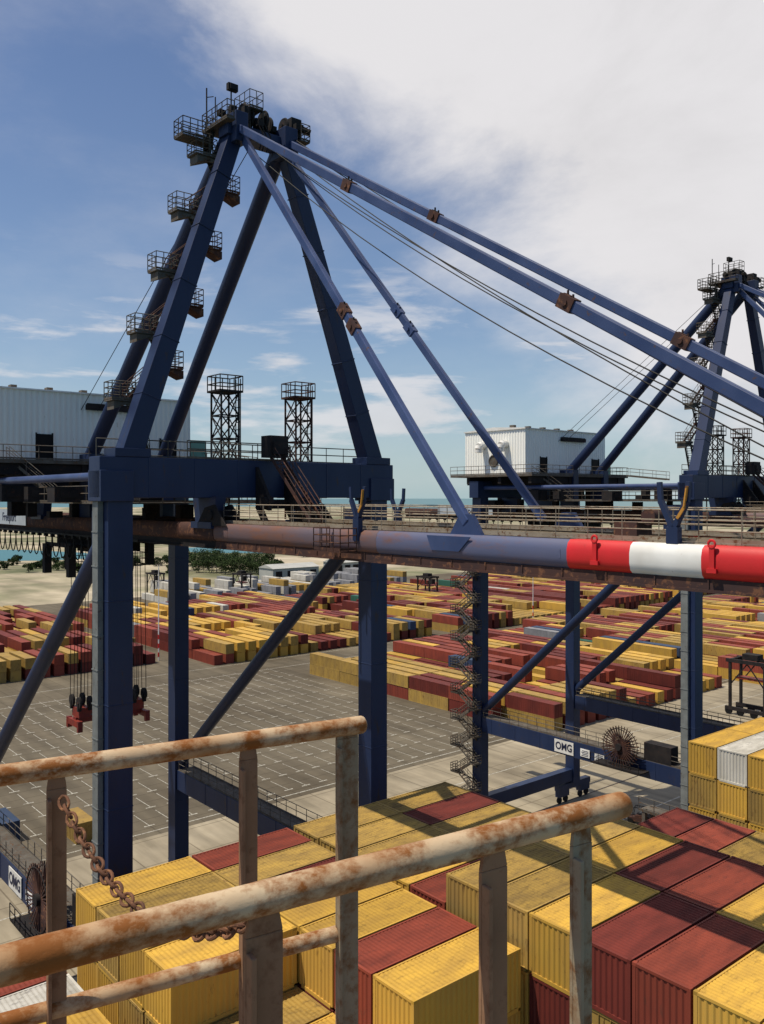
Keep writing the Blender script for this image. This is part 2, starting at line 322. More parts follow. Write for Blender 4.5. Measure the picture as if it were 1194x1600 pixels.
        w.box(x0,x1,-47,-1.5,42.44,42.49); w.rail([(x0,-47,42.49),(x0,-1.5,42.49)],step=1.5,r=.022,levels=(1.1,.75,.4)); 
        w.rail([(x1,-47,42.49),(x1,-1.5,42.49)],step=3,r=.022,levels=(1.1,.6)); w.build('boom_walkway',RAILC,T)
    m=MB()
    for l in list(range(-46,0,6))+list(range(6,52,6)):
        m.box(-3.0,3.0,l-.2,l+.2,41.7,42.2)
    m.build('girder_tie',DARK,T,smooth=False)
    k=MB(); k.box(-5.1,-4.05,-15.6,-13.4,41.35,41.42); k.rail([(-4.1,-13.4,41.42),(-5.1,-13.4,41.42),(-5.1,-15.6,41.42),(-4.1,-15.6,41.42)],step=.6,r=.03,levels=(1.1,.75,.4)); k.build('inspection_basket',RUSTM,T)
    za=68.0
    nb=(-9.0,0,hi+1.4); nt_=(-1.6,0,za); fb=(9.6,0,hi+1.4); ft=(1.9,0,za)
    for a,b in ((nb,nt_),(fb,ft)):
        m=MB(); m.beam(a,b,1.25,1.3,.85,.95); m.box(a[0]-1.1,a[0]+1.1,-.85,.85,hi+1.4,hi+1.9)
        for k in range(1,6):
            p=V(a).lerp(V(b),k/6); p2=V(a).lerp(V(b),k/6+.004); m.beam(p,p2,1.3-.05*k,1.36-.05*k)
        m.build('mast_leg',BLUE,T,smooth=False,bevel=.03)
    for a,b in (((-1.9,.5,za-.8),(-2.8,21.3,47.4)),((1.9,.5,za-.8),(3.6,21.3,47.4))):
        m=MB(); m.tube(a,b,.56,20); 
        m.build('back_stay',BLUE,T)
        m=MB(); m.box(b[0]-.5,b[0]+.5,b[1]-1,b[1]+1.2,42.4,47.6); m.build('back_stay_foot',BLUE,T,smooth=False)
    m=MB(); m.box(-2.6,2.8,-.6,.6,za-.9,za-.1); m.box(-2.3,-1.4,-1.1,.9,za-1.4,za+.5); m.box(1.4,2.4,-1.1,.9,za-1.4,za+.5); m.build('mast_head',BLUE,T,smooth=False,bevel=.04)
    for u,l,r in ((-1.3,-.2,.62),(-.6,.2,.62),(.3,-.1,.62),(1.0,.4,.55),(1.8,-.3,.5)):
        m=MB(); m.ring((u,l,za+.75),(1,0,0),r,.09,24,6); m.tube((u-.1,l,za+.75),(u+.1,l,za+.75),r*.85,20); m.tube((u-.25,l,za+.75),(u+.25,l,za+.75),.15,8); m.beam((u,l,za-.1),(u,l,za+.7),.1,.5); m.build('sheave',DARK,T)
    m=MB(); m.box(-3.0,3.3,.5,2.0,za-.25,za-.17); m.box(-3.0,-2.4,-1.2,.5,za-.25,za-.17); m.box(2.5,3.3,-1.2,.5,za-.25,za-.17)
    m.rail([(-2.5,-1.2,za-.17),(-3,-1.2,za-.17),(-3,2.0,za-.17),(3.3,2.0,za-.17),(3.3,-1.2,za-.17),(2.6,-1.2,za-.17)],step=.6,r=.035,levels=(1.1,.75,.4))
    m.box(-1.0,-.0,-.6,1.3,za+1.2,za+1.26); m.rail([(-1.0,-.6,za+1.26),(0,-.6,za+1.26),(0,1.3,za+1.26),(-1.0,1.3,za+1.26)],step=.6,r=.03,close=True)
    for x in (-1.0,0):
        for y in (-.6,1.3): m.tube((x,y,za-.2),(x,y,za+1.2),.05,5)
    m.build('mast_platform',GALD,T)
    m=MB()
    rq=random.Random(9)
    for k in range(9):
        x=rq.uniform(-2.6,2.8); y=rq.uniform(-.9,1.4); z=za+rq.uniform(-.1,.5); m.box(x-.22,x+.22,y-.2,y+.2,z,z+rq.uniform(.3,.9))
    for k in range(7):
        x=rq.uniform(-2.4,2.4); pts=[(x,-.8,za+.3),(x+.3,-1.1,za-.6),(x+.1,-.9,za-1.6)]; m.path(pts,.04,4)
    m.build('mast_head_fittings',DARK,T,smooth=False)
    m=MB(); m.tube((-2.9,1.6,za-.2),(-2.9,1.6,za+2.6),.05,5); m.tube((-2.6,1.0,za-.2),(-2.6,1.0,za+1.9),.04,5); m.tube((-2.9,1.6,za+2.0),(-2.4,1.6,za+2.2),.03,4); m.build('antenna',DARK,T)
    m=MB(); m.tube((-1.9,.2,za),(-1.9,.2,za+2.3),.05,5); m.box(-2.2,-1.5,0,.3,za+2.2,za+2.65); m.box(-2.1,-1.6,-.1,0,za+2.25,za+2.6); m.build('flood_lamp',DARK,T)
    m=MB(); m.box(2.3,3.1,-.5,.4,za+.2,za+1.5); m.box(2.4,3.0,-.9,-.5,za+.6,za+1.0); m.tube((2.9,-.2,za+1.1),(3.8,-.5,za+.8),.22,10); m.build('winch_unit',DARK,T)
    lv=[(-1,49.9),(1,52.1),(-1,54.1),(1,56.2),(-1,58.1),(1,60.1),(-1,62.1),(1,64.0),(-1,66.0)]
    def uleg(z): t=(z-nb[2])/(nt_[2]-nb[2]); return nb[0]+(nt_[0]-nb[0])*t
    pp=(uleg(47.4)+1.6,1.5,46.5)
    for s,z in lv:
        u=uleg(z)+(s*1.6 if s>0 else -1.0); l=1.5
        m=MB(); zigzag_landing(m,u,l,z,1.05 if s>0 else 1.5,1.2); m.beam((u,l,z-.1),(uleg(z),.5,z-.5),.12,.2); m.prism([(u-.6,z-.1),(u+.6,z-.1),(u+.6*s,z-.6)],'y',l-.5,l+.5)
        m.build('stair_landing',GALV if s<0 else RUSTM,T)
        q=(u-s*.6,1.5,z)
        m=MB(); flight(m,pp,q,.7,'l'); m.build('stair_flight',RUSTM if s>0 else GALD,T)
        pp=(u-s*.3,1.5,z)
    m=MB(); flight(m,pp,(-2.6,1.6,za-.2),.7,'l'); m.build('stair_flight',GALD,T)
    m=MB(); m.box(-4.9,-2.8,1.0,2.2,66.9,66.98); m.rail([(-4.9,1.0,66.98),(-4.9,2.2,66.98),(-2.8,2.2,66.98),(-2.8,1,66.98)],step=.6,r=.035,close=True,levels=(1.1,.75,.4)); m.build('stair_landing',GALD,T)
    stays=[((-1.9,-.5,za-.3),(-3.5,-42.7,42.6),.22,(.29,.64)),((1.9,-.5,za-.3),(3.5,-42.3,42.6),.21,(.33,.68)),
           ((-1.6,-.7,za-.9),(-3.5,-22.6,42.9),.21,(.55,.59)),((1.9,-.7,za-1.2),(3.5,-21.0,42.9),.19,(.50,.55))]
    for a,b,r,js in stays:
        a=V(a);b=V(b)
        m=MB(); m.beam(a,b,r*1.5,r*2.2); o=m.build('fore_stay',STAYM,T,smooth=False,bevel=.05)
        for j in js:
            p=a.lerp(b,j); d=(b-a).normalized(); k=MB(); k.beam(p-d*.4,p+d*.4,r*2.0,r*2.6); k.tube(p+V((-.28,0,0)),p+V((.28,0,0)),.13,12); k.build('stay_joint',RUSTM if r>.2 else STAYM,o)
            k=MB(); q=p+V((0,0,r*1.2)); k.beam(q-d*.2,q+d*.2,.22,.18); k.tube(q,q+V((0,0,.26)),.05,6); k.tube(q+d*.3,q+d*.3+V((0,0,.2)),.05,6); k.beam(q+d*.1-V((0,0,.2)),q+d*.4,.3,.16); k.build('stay_bracket',DARK if j<.6 else RUSTM,o)
    for k,(u,l1,u1) in enumerate(((2.2,-39.5,1.8),(2.4,-40.6,2.4),(1.2,-38.5,.6),(.6,-41,-.4),(1.6,-40.2,1.2),(-.2,-39.2,-1.2))):
        m=MB(); a=V((u,-.3,za+.3-.4*k)); b=V((u1,l1,43.2)); pts=[]
        for i in range(15):
            t=i/14; p=a.lerp(b,t); p.z-=4*(.6+.20*k)*t*(1-t); pts.append(p)
        m.path(pts,.032,5); m.build('hoist_rope',BLACK,T)
    for u in (-1.0,.4):
        m=MB(); m.tube((u,1,za),(u-2.0,23.5,51),.03,5); m.build('hoist_rope',BLACK,T)
    for u in (-3.5,3.5):
        m=MB(); 
        for s in (-1,1): m.prism([(-3.0,42.3),(.6,42.3),(-.4,43.4),(-1.6,43.6)],'x',u+s*.59-.05,u+s*.59+.05)
        m.tube((u-.75,-1.2,42.95),(u+.75,-1.2,42.95),.3,16); m.build('boom_hinge',DARK,T,smooth=False)
    m=MB()
    for u in (-.6,1.6):
        m.prism([(-.85,46.0),(-2.4,43.9),(-2.4,43.2),(-.85,43.4)],'x',u-.12,u+.12); m.tube((u-.3,-2.0,43.7),(u+.3,-2.0,43.7),.4,14); m.beam((u,-1.0,43.5),(u,-2.2,42.0),.35,.3)
    m.box(-.6,1.6,-1.5,-.85,43.3,43.9); m.build('latch_machinery',DARK,T,smooth=False)
    m=MB(); flight(m,(.4,-1.2,47.0),(.4,-6.0,42.6),.9,'u',.04); m.build('hinge_stair',RUSTM,T)
    m=MB(); m.box(-.3,1.1,-1.9,-.85,46.6,48.0); m.box(-.1,.9,-2.1,-1.9,46.8,47.6); m.build('drive_cabinet',DARK,T,smooth=False)
    for u,l in ((-3.95,-15.5),(3.0,-10.5),(-3.7,-32.6)):
        m=MB(); m.box(u-.14,u+.14,l-.22,l+.22,41.9 if l>-20 else 42.44,43.0)
        for s in (-1,1): m.beam((u,l,42.9),(u,l+s*.5,43.9),.2,.17); m.beam((u,l+s*.5,43.86),(u,l+s*.55,44.55),.16,.13)
        f=m.build('boom_catch',BLUE,T,smooth=False)
        if u<0:
            k=MB(); k.beam((u-.13,l-.47,43.7),(u-.13,l-.57,44.4),.05,.12); k.beam((u-.13,l-.2,43.3),(u-.13,l-.47,43.7),.05,.10); k.build('yellow_pad',YELP,f,smooth=False)
    for u in (-1.2,4.7):
        m=MB(); l=2.2; a=.66; z0,z1=hi-2.5,hi+6.0
        cs=[(u-a,l-a),(u+a,l-a),(u+a,l+a),(u-a,l+a)]
        for x,y in cs: m.beam((x,y,z0),(x,y,z1),.10,.10)
        nb_=3; hh=(z1-(hi+1.4))/nb_
        for i in range(4):
            A=cs[i];B=cs[(i+1)%4]
            for k in range(nb_):
                za0=hi+1.4+k*hh; za1=za0+hh
                m.tube((*A,za0),(*B,za1),.05,4); m.tube((*B,za0),(*A,za1),.05,4); m.tube((*A,za1),(*B,za1),.05,4)
        m.box(u-.85,u+.85,l-.85,l+.85,z1,z1+.08); m.rail([(u-.85,l-.85,z1),(u+.85,l-.85,z1),(u+.85,l+.85,z1),(u-.85,l+.85,z1)],step=.6,r=.04,close=True,levels=(1.1,.55))
        for k in range(12): m.tube((u+1.0,l-.3,hi+1.6+k*.5),(u+1.0,l+.3,hi+1.6+k*.5),.03,4)
        m.tube((u+1.0,l-.3,hi+1.4),(u+1.0,l-.3,z1+1),.04,4); m.tube((u+1.0,l+.3,hi+1.4),(u+1.0,l+.3,z1+1),.04,4)
        m.build('lattice_tower',RUSTM if u>0 else DARK,T)
    u0,u1,l0,l1,z0,z1=-9.5,7.1,23,33.5,47.0,52.7
    m=MB()
    m.corr((u0,l0,z0),(1,0,0),(0,0,1),(0,-1,0),u1-u0,z1-z0,.45,.06); m.corr((u0,l1,z0),(0,-1,0),(0,0,1),(-1,0,0),l1-l0,z1-z0,.45,.06)
    m.corr((u1,l0,z0),(0,1,0),(0,0,1),(1,0,0),l1-l0,z1-z0,.45,.06); m.corr((u1,l1,z0),(-1,0,0),(0,0,1),(0,1,0),u1-u0,z1-z0,.45,.06)
    H=m.build('machinery_house',HOUSE,T,smooth=False)
    m=MB(); m.prism([(l0-.15,z1),(l1+.15,z1),(l1+.15,z1+.12),((l0+l1)/2,z1+.45),(l0-.15,z1+.12)],'x',u0-.15,u1+.15); m.build('roof',WHT,H,smooth=False)
    for x0,x1 in ((-6.6,-5.4),(4.2,5.6)):
        m=MB(); m.box(x0,x1,l0-.06,l0+.02,z0+.1,z0+2.2); m.box(x0-.1,x0,l0-.1,l0+.02,z0+.1,z0+2.3); m.box(x1,x1+.1,l0-.1,l0+.02,z0+.1,z0+2.3); m.build('door',BLACK,H,smooth=False)
    m=MB(); m.box(-2.6,2.4,l0-.35,l0-.02,z1-1.3,z1-.85); m.box(-2.5,2.3,l0-.3,l0-.02,z1-.85,z1-.75); m.build('louvre',DARK,H,smooth=False)
    for l in (26.2,30.0):
        m=MB(); pts=[(u0-.02,l,z0+3.9),(u0-.6,l,z0+3.9),(u0-.95,l,z0+3.7),(u0-1.1,l,z0+3.3),(u0-1.1,l,z0+2.9)]
        for a,b in zip(pts,pts[1:]): m.tube(a,b,.5,18)
        m.build('ventilation_duct',WHT,H)
    m=MB(); m.ring((u0-.1,28.3,z0+1.8),(1,0,0),.7,.12,20,6); m.tube((u0-.12,28.3,z0+1.8),(u0-.02,28.3,z0+1.8),.6,16); m.build('fan',GALV,H)
    for k in range(5):
        m=MB(); m.box(u0+2+k*3,u0+2.5+k*3,l0+3.7,l0+4.4,z1+.3,z1+.8); m.build('roof_vent',GALV,H,smooth=False)
    m=MB(); m.box(u0-1.8,u1+1.6,l0-2.6,l1+1,z0-.3,z0); m.rail([(u0-1.8,l1+1,z0),(u0-1.8,l0-2.6,z0),(u1+1.6,l0-2.6,z0),(u1+1.6,l1+1,z0)],step=1.3,r=.035,levels=(1.1,.6)); m.build('house_platform',GALV,T)
    m=MB()
    for u in (-8,-3.5,3.5,7): m.box(u-.3,u+.3,l0-2.4,l1+.8,z0-1.3,z0-.3)
    for l in (l0-2,l0+3,l1-2): m.box(u0-1.5,u1+1.4,l-.25,l+.25,z0-1.2,z0-.31)
    for u in (-3.5,3.5):
        for l in (l0,l1-1): m.box(u-.35,u+.35,l-.35,l+.35,42.4,z0-1.3)
    m.build('house_frame',DARK,T,smooth=False)
    rq=random.Random(4)
    for k in range(22):
        m=MB(); x=rq.uniform(u0,u1); y=rq.uniform(6,l1); z=rq.choice([42.4,43.7]); s=rq.uniform(.3,1.0); h=rq.uniform(.5,1.5); m.box(x-s,x+s,y-s*.7,y+s*.7,z,z+h); m.box(x-s*.6,x+s*.6,y-s*.8,y+s*.8,z+h*.3,z+h*.8); m.build('drive_unit',DARK,T,smooth=False)
    m=MB(); m.box(-8,8,4,22,43.6,43.7); m.rail([(-8,4,43.7),(-8,22,43.7)],r=.035); m.rail([(8,4,43.7),(8,22,43.7)],r=.035); m.rail([(-8,4,43.7),(8,4,43.7)],r=.035); m.build('service_deck',GALV,T,smooth=False)
    m=MB(); flight(m,(-9.2,l0-1.2,z0),(-6.5,l0-4.6,43.7),.8,'l'); m.build('access_stair',GALV,T)
    m=MB(); flight(m,(8.2,l0-3,z0),(8.2,l0-9,hi+1.4),.8,'u'); m.build('access_stair',GALV,T)
    m=MB(); m.box(7.2,8.8,l0+.3,l0+2,z0,z0+2.2); m.build('glass_cabin',GLASS,T,smooth=False)
    lt=24.4
    m=MB(); m.box(-3.2,3.2,lt-3.5,lt+3.5,40.2,40.6)
    for u in (-2.9,2.9):
        m.box(u-.3,u+.3,lt-3.6,lt+3.6,40.0,40.9)
        for l in (lt-3,lt+3): m.tube((u-.4,l,40.95),(u+.4,l,40.95),.35,12)
    m.box(-2,2,lt-2,lt+2,39.4,40.2); m.box(-4.4,-3.1,lt-3,lt+3,39.9,40.1); m.rail([(-4.4,lt-3,40.1),(-4.4,lt+3,40.1)],r=.03)
    for x in (-4.4,-2.5,0,2.4): 
        for y in (lt-3,lt+2.6): m.box(x-.3,x+.3,y-.3,y+.3,38.0+.3*x/3,40.1)
    m.rail([(-4.4,lt-3,38.2),(2.4,lt-3,38.2),(2.4,lt+3,38.2)],r=.03)
    m.build('trolley',DARK,T,smooth=False)
    m=MB(); m.prism([(lt-6.2,37.6),(lt-4,37.4),(lt-4,39.9),(lt-6.4,39.9),(lt-6.6,38.6)],'x',-2.6,-.6); m.beam((-1.6,lt-5,39.8),(-1.6,lt-3.4,40.5),1.2,.5); cab=m.build('operator_cab',GALV,T,smooth=False)
    for x in (-2.64,-.6):
        m=MB(); m.box(x,x+.04,lt-6.2,lt-4.3,38.3,39.6); m.build('cab_window',BLACK,cab,smooth=False)
    m=MB()
    for i in range(22):
        a=12+i*1.6; pts=[(-4.7,a+.8-.8*math.cos(math.pi*k/8),40.8-1.7*math.sin(math.pi*k/8)) for k in range(9)]; m.path(pts,.05,5); m.box(-4.85,-4.55,a-.15,a+.15,40.75,41.0)
    m.box(-4.75,-4.65,8,52,40.95,41.1); m.build('festoon_cable',BLACK,T)
    m=MB(); m.box(-4.12,-4.05,33.5,44.5,41.45,42.9); sg=m.build('name_board',BOARD,T,smooth=False)
    Mx=Matrix.Translation((-4.14,38.3,42.15))@Matrix.Rotation(R(-90),4,'Z')@Matrix.Rotation(R(90),4,'X')
    text_mesh('Freeport',1.15,INK,sg,Mx)
    uo=-UN-.55
    for (la,lb,za_,zb2,tx,sz) in ((14.9,17.7,zb-.74,zb+.74,'OMG',1.2),(12.6,13.9,zb-.5,zb+.4,None,0),(10.6,11.9,zb-.55,zb+.3,None,0)):
        m=MB(); m.box(uo-.10,uo-.04,la,lb,za_,zb2); sg=m.build('equipment_plate',WHT,T,smooth=False)
        if tx:
            Mx=Matrix.Translation((uo-.115,(la+lb)/2,(za_+zb2)/2))@Matrix.Rotation(R(-90),4,'Z')@Matrix.Rotation(R(90),4,'X')@Matrix.Diagonal((.88,1,1,1)); text_mesh(tx,sz,INK,sg,Mx,bold=.028)
        else:
            m=MB()
            for k in range(4): m.box(uo-.115,uo-.101,la+.15,lb-.15-.12*(k%2),za_+.12+k*.18,za_+.19+k*.18)
            m.build('lettering',INK,sg,smooth=False)
    ur,lr,zr=-UN-1.6,7.8,zb+2.1
    m=MB(); 
    for du in (-.3,.3): m.ring((ur+du,lr,zr),(1,0,0),2.0,.045,40,6)
    rl=m.build('cable_reel',DARK,T)
    m=MB()
    for k in range(36):
        a=2*math.pi*k/36
        for du in (-.3,.3): m.beam((ur+du*.5,lr+.3*math.cos(a),zr+.3*math.sin(a)),(ur+du,lr+2.25*math.cos(a),zr+2.25*math.sin(a)),.05,.09)
    m.build('spokes',RUSTM,rl)
    m=MB(); m.tube((ur-.45,lr,zr),(ur+.9,lr,zr),.38,16); m.box(ur+.4,ur+1.3,lr-.5,lr+.5,zb+.9,zr+.5); m.build('hub',DARK,rl)
    m=MB(); m.box(-UN-.5,-UN+.9,2.2,5.5,zb+1.03,zb+2.9); m.box(-UN-2.6,-UN-.56,4.8,11,zb-.2,zb-.1); m.rail([(-UN-2.6,4.8,zb-.1),(-UN-2.6,11,zb-.1)],r=.035,step=1); m.build('electrical_cabinet',DARK,T,smooth=False)
    z=4.2; s=1; l=GA+1.2; uu=-UN-1.4
    pp=(uu,l-2.0,2.5)
    n=0
    while z<42:
        la=l+s*1.55
        m=MB(); m.box(uu-.75,uu+.55,la-.65,la+.65,z-.08,z); m.rail([(uu+.55,la+s*.65,z),(uu-.75,la+s*.65,z),(uu-.75,la-s*.65,z)],step=.4,r=.045,levels=(1.1,.75,.4)); m.beam((uu,la,z-.1),(uu+.7,GA,z-.8),.12,.14); m.build('stair_landing',GALV if n%3==0 else GALD,T)
        m=MB(); flight(m,pp,(uu,la-s*.5,z),.9,'u',.05); m.build('stair_flight',GALV if n%3 else GALD,T); pp=(uu,la,z); z+=1.75; s=-s; n+=1
    m=MB(); m.box(-2.6,-1.6,-30.4,-29.4,42.5,43.1); m.tube((-2.5,-30.8,43.3),(-1.5,-30.8,43.3),.3,12); m.build('winch_motor',RUSTM,T)
    return T
build_crane(30.5,16.2,'nearer navy blue gantry crane whose red and white banded boom crosses the photo')
build_crane(93.35,14.4,'farther navy blue gantry crane at the right, white machinery house and large cable reel')
T=empty('container_spreader',P(30.5,73.4,24.6)); tag(T,'red spreader with dark rope wheels hanging behind the leftmost crane leg','spreader')
m=MB(); m.box(-3,3,-.3,.3,.3,.8); 
for x in (-3,3): m.box(x-.18,x+.18,-1.2,1.2,.1,.6)
m.build('spreader_frame',SPRD,T,smooth=False)
for x in (-3,3):
    for y in (-1.2,1.2):
        m=MB(); m.box(x-.2,x+.2,y-.16,y+.16,-.25,.65); m.build('twistlock_housing',SPRD,T,smooth=False)
m=MB(); m.box(-2.7,2.7,-.6,.6,1.0,1.5); m.box(-2.9,-1.9,-.8,.8,.8,1.6); m.box(1.9,2.9,-.8,.8,.8,1.6); m.build('head_block',SPRD,T,smooth=False)
for x in (-2.9,-2.0,2.0,2.9):
    for y in (-.8,.8):
        m=MB(); m.tube((x-.1,y,2.1),(x+.1,y,2.1),.5,16); m.beam((x,y,1.4),(x,y,2.1),.3,.3); m.build('rope_sheave',DARK,T)
        for d in (-.42,.42):
            m=MB(); m.tube((x,y+d,2.1),(x*.95,y+d*1.2,15.4),.03,5); m.build('hoist_rope',BLACK,T)
m=MB(); m.path([(0,0,1.5),(.1,0,6),(.0,.1,11),(.1,0,15.4)],.06,6); m.build('power_cable',BLACK,T)
# ---------------------------------------------------------------- containers
def ship_box_meshes(col,Lh=6.06):
    W=2.44; H=2.59; m=MB(); x0,x1=-Lh/2,Lh/2; y0,y1=-W/2,W/2; t=.12
    for y in (y0,y1-t):
        m.box(x0+.16,x1-.16,y,y+t,0,.16); m.box(x0+.16,x1-.16,y+.02,y+t-.02,H-.1,H-.008)
    for x in (x0,x1-t): m.box(x,x+t,y0+.16,y1-.16,0,.16); m.box(x,x+t,y0+.16,y1-.16,H-.12,H-.008)
    for x in (x0,x1-.16):
        for y in (y0,y1-.16): m.box(x+.004,x+.156,y+.004,y+.156,.12,H-.12)
    m.corr((x0+.16,y0+.02,.16),(1,0,0),(0,0,1),(0,-1,0),Lh-.32,H-.26)
    m.corr((x1-.16,y1-.02,.16),(-1,0,0),(0,0,1),(0,1,0),Lh-.32,H-.26)
    m.corr((x0+.02,y1-.16,.16),(0,-1,0),(0,0,1),(-1,0,0),W-.32,H-.28,.25,.045)
    m.box(x1-.2,x1-.06,y0+.16,y1-.16,.16,H-.12)
    body=m.mesh('body',CT[col],False)
    m=MB(); m.corr((x0+.12,y0+.1,H-.022),(1,0,0),(0,1,0),(0,0,1),Lh-.24,W-.2,.21,.02)
    roof=m.mesh('roof_panel',CR[col],False)
    m=MB(); m.box(0,.02,.02,1.04,.18,H-.14)
    for k in range(3): m.box(.02,.05,.04,1.02,.5+.7*k,.54+.7*k)
    for y in (.3,.8): m.tube((.06,y,.1),(.06,y,H-.1),.025,6); m.box(.05,.1,y-.02,y+.2,1.0,1.06)
    door=m.mesh('door',CT[col],False)
    m=MB(); m.box(-.09,.09,-.08,.08,-.118,0); corner=m.mesh('corner_casting',CR[col],False)
    return body,roof,door,corner
SB={}
def ship_container(c,L,z,col,label,group,flip=False,Lh=6.06,detail=True,name='ship_container'):
    key=(col,Lh)
    if key not in SB: SB[key]=ship_box_meshes(col,Lh)
    body,roof,door,corner=SB[key]
    T=empty(name,P(c,L,z),TH+(math.pi if flip else 0)+random.uniform(-.003,.003)); tag(T,label,'container',group)
    def k(n,me,loc=(0,0,0),rz=0):
        o=bpy.data.objects.new(n,me); COL.objects.link(o); o.parent=T; o.location=loc; o.rotation_euler=(0,0,rz); return o
    k('body',body)
    if detail:
        k('roof_panel',roof)
        k('door',door,(Lh/2-.06,.01,0)); k('door',door,(Lh/2-.06,-1.06,0))
        for x in (-1,1):
            for y in (-1,1): k('corner_casting',corner,(x*(Lh/2-.09),y*(1.22-.08),2.59))
    return T
ZT=25.0
Y,Mu,Rd,Mr,Wh,Gy='yellow','mustard','red','maroon','white','grey'
bays=[
 ('bay nearest the bridge',8.4,[22.4]*11,[Rd,Wh,Y,Mu,Y,Y,Rd,Y,Mu,Y,Y]),
 ('second bay',15.8,[ZT]*4+[22.4]*6,[Y,Mu,Y,Y,Mu,Y,Y,Mu,Y,Y]),
 ('third bay',21.95,[ZT]*7+[17.2]*3+[17.2]*3,[Rd,Mu,Mr,Y,Y,Rd,Y,Y,Wh,Mu,Y,Rd,Y]),
 ('fourth bay',28.5,[ZT]*5+[ZT+1.4]*9,[Mu,Mu,Mu,Y,Rd,Mu,Mu,Y,Mr,Rd,Y,Y,Rd,Y]),
 ('fifth bay',34.65,[ZT]*5+[ZT+1.4]*8,[Mu,Mr,Mu,Mu,Y,Mu,Y,Mr,Rd,Y,Mu,Y,Y]),
 ('sixth bay',42.2,[9]*5+[ZT]*8,[Mu]*5+[Mr,Rd,Mu,Y,Y,Rd,Mu,Y]),
]
cname={'yellow':'bright yellow','mustard':'dull mustard','red':'brick red','maroon':'dark maroon','white':'off white','grey':'grey','blue':'dark blue','green':'sea green'}
rr=random.Random(5)
for bn,c0,tops,cols in bays:
    for i,(zt,col) in enumerate(zip(tops,cols)):
        L=42-1.25-i*2.53
        if zt<12: continue
        nt_=4 if (bn=='fourth bay' and i>5) else 3
        for tier in range(nt_):
            z=zt-2.59-tier*2.61
            cc=col if tier==0 else rr.choice([Y,Y,Mu,Mu,col,Mr])
            a=proj(P(c0+3,L,z))
            if a[0]>1420 or a[0]<-200 or a[1]>2200: continue
            ship_container(c0+3.05+rr.uniform(-.04,.04),L,z,cc,'%s ship container, %s tier, %s row from the quay, %s'%(cname[cc],['top','second','third','fourth'][tier],ORD[i+1],bn),'containers stacked on the ship',flip=rr.random()<.2,detail=tier<2)
tops=[24.1,24.1,24.1,26.7,26.7]; colsF=[[Y,Mu,Y,Mu],[Wh,Y,Mu,Y],[Y,Mu,Y,Y],[Y,Y,Mu,Y],[Rd,Y,Y,Y]]
for i in range(5):
    L=38.5-1.25-i*2.53
    for tier in range(4):
        z=tops[i]-2.59-tier*2.61; cc=colsF[i][tier]
        for h in (0,1):
            ship_container(65+3.05+h*6.15,L,z,cc,'%s container in the far ship stack, %s tier, %s row, %s end'%(cname[cc],['top','second','third','fourth'][tier],ORD[i+1],['near','far'][h]),'containers stacked on the ship',detail=tier<2)
T=empty('lashing_bridge',P(62.6,35,9)); tag(T,'grey steel lashing bridge in front of the far ship stack','lashing bridge')
for l in (-6,-3,0,3,6):
    m=MB(); m.beam((0,l,0),(0,l,9.4),.3,.3); m.beam((1.2,l,0),(1.2,l,9.4),.3,.3); m.beam((0,l,4),(1.2,l,4),.2,.2); m.build('upright',GALV,T,smooth=False)
for z in (3,6,9.2): 
    m=MB(); m.box(-.2,1.4,-6.4,6.4,z,z+.12); m.rail([(-.2,-6.4,z+.1),(-.2,6.4,z+.1)],r=.04,step=1.5); m.build('walkway',GALV,T)
T=empty('container_ship',P(40,20,0)); tag(T,'dark hull and deck of the container ship under its stacks','ship')
m=MB(); m.prism([(-20,-6),(20,-6),(22.6,-1),(22.6,8.6),(-22.6,8.6),(-22.6,-1)],'x',-110,110); m.build('hull',paint('dark hull paint',(0.03,0.03,0.035),amt=.2),T,smooth=False)
HM=paint('hatch paint',(0.10,0.04,0.03),amt=.3)
for c in (-38,-26,-14,-1,11,24):
    m=MB(); m.box(c,c+11.4,-20,20,8.62,9.3); m.build('hatch_cover',HM,T,smooth=False)
# -------- yard containers
def yard_mesh(col,Lh=12.19):
    m=MB(); W=2.44;H=2.59; x=W/2; y=Lh/2
    m.box(-x,x,-y,y,0,H)
    for sx in (-1,1):
        for sy in (-1,1): m.box(sx*x-.03 if sx<0 else x-.12,-x+.12 if sx<0 else x+.03,(-y-.03) if sy<0 else y-.15,(-y+.15) if sy<0 else y+.03,0,H+.02)
        m.box(sx*(x+.012)-.02,sx*(x+.012)+.02,-y+.15,y-.15,H-.12,H+.012); m.box(sx*(x+.012)-.02,sx*(x+.012)+.02,-y+.15,y-.15,0,.16)
    n=int((Lh-.4)/.55)
    for k in range(n):
        yy=-y+.3+k*.55
        for sx in (-1,1): m.box(sx*(x+.01)-.02,sx*(x+.01)+.02,yy,yy+.25,.16,H-.12)
    for k in range(3): 
        for sy in (-1,1): m.box(-.75+k*.7,-.65+k*.7,sy*(y+.02)-.02,sy*(y+.02)+.02,.1,H-.1)
    return m
YM={}
def ymesh(col,Lh):
    if (col,Lh) not in YM: YM[(col,Lh)]=yard_mesh(col,Lh).mesh('yard_container',CT[col],False)
    return YM[(col,Lh)]
ry=random.Random(23)
def pick():
    r=ry.random()
    return 'yellow' if r<.18 else 'mustard' if r<.48 else 'red' if r<.70 else 'maroon' if r<.95 else 'blue' if r<.972 else 'green' if r<.98 else 'white' if r<.99 else 'grey'
blocks=[('right hand block',126,193,104,186),('second right hand block',200,266,98,186),('third right hand block',272,352,94,186),
        ('left hand block',38,106,216,330),('centre left block',113,193,203,318),('far centre block',200,266,200,318),('farthest centre block',272,352,200,318),('last right hand block',358,446,94,200),
        ('last centre block',358,446,208,316),('outermost block',452,560,94,316)]
items=[]
PT=3.45
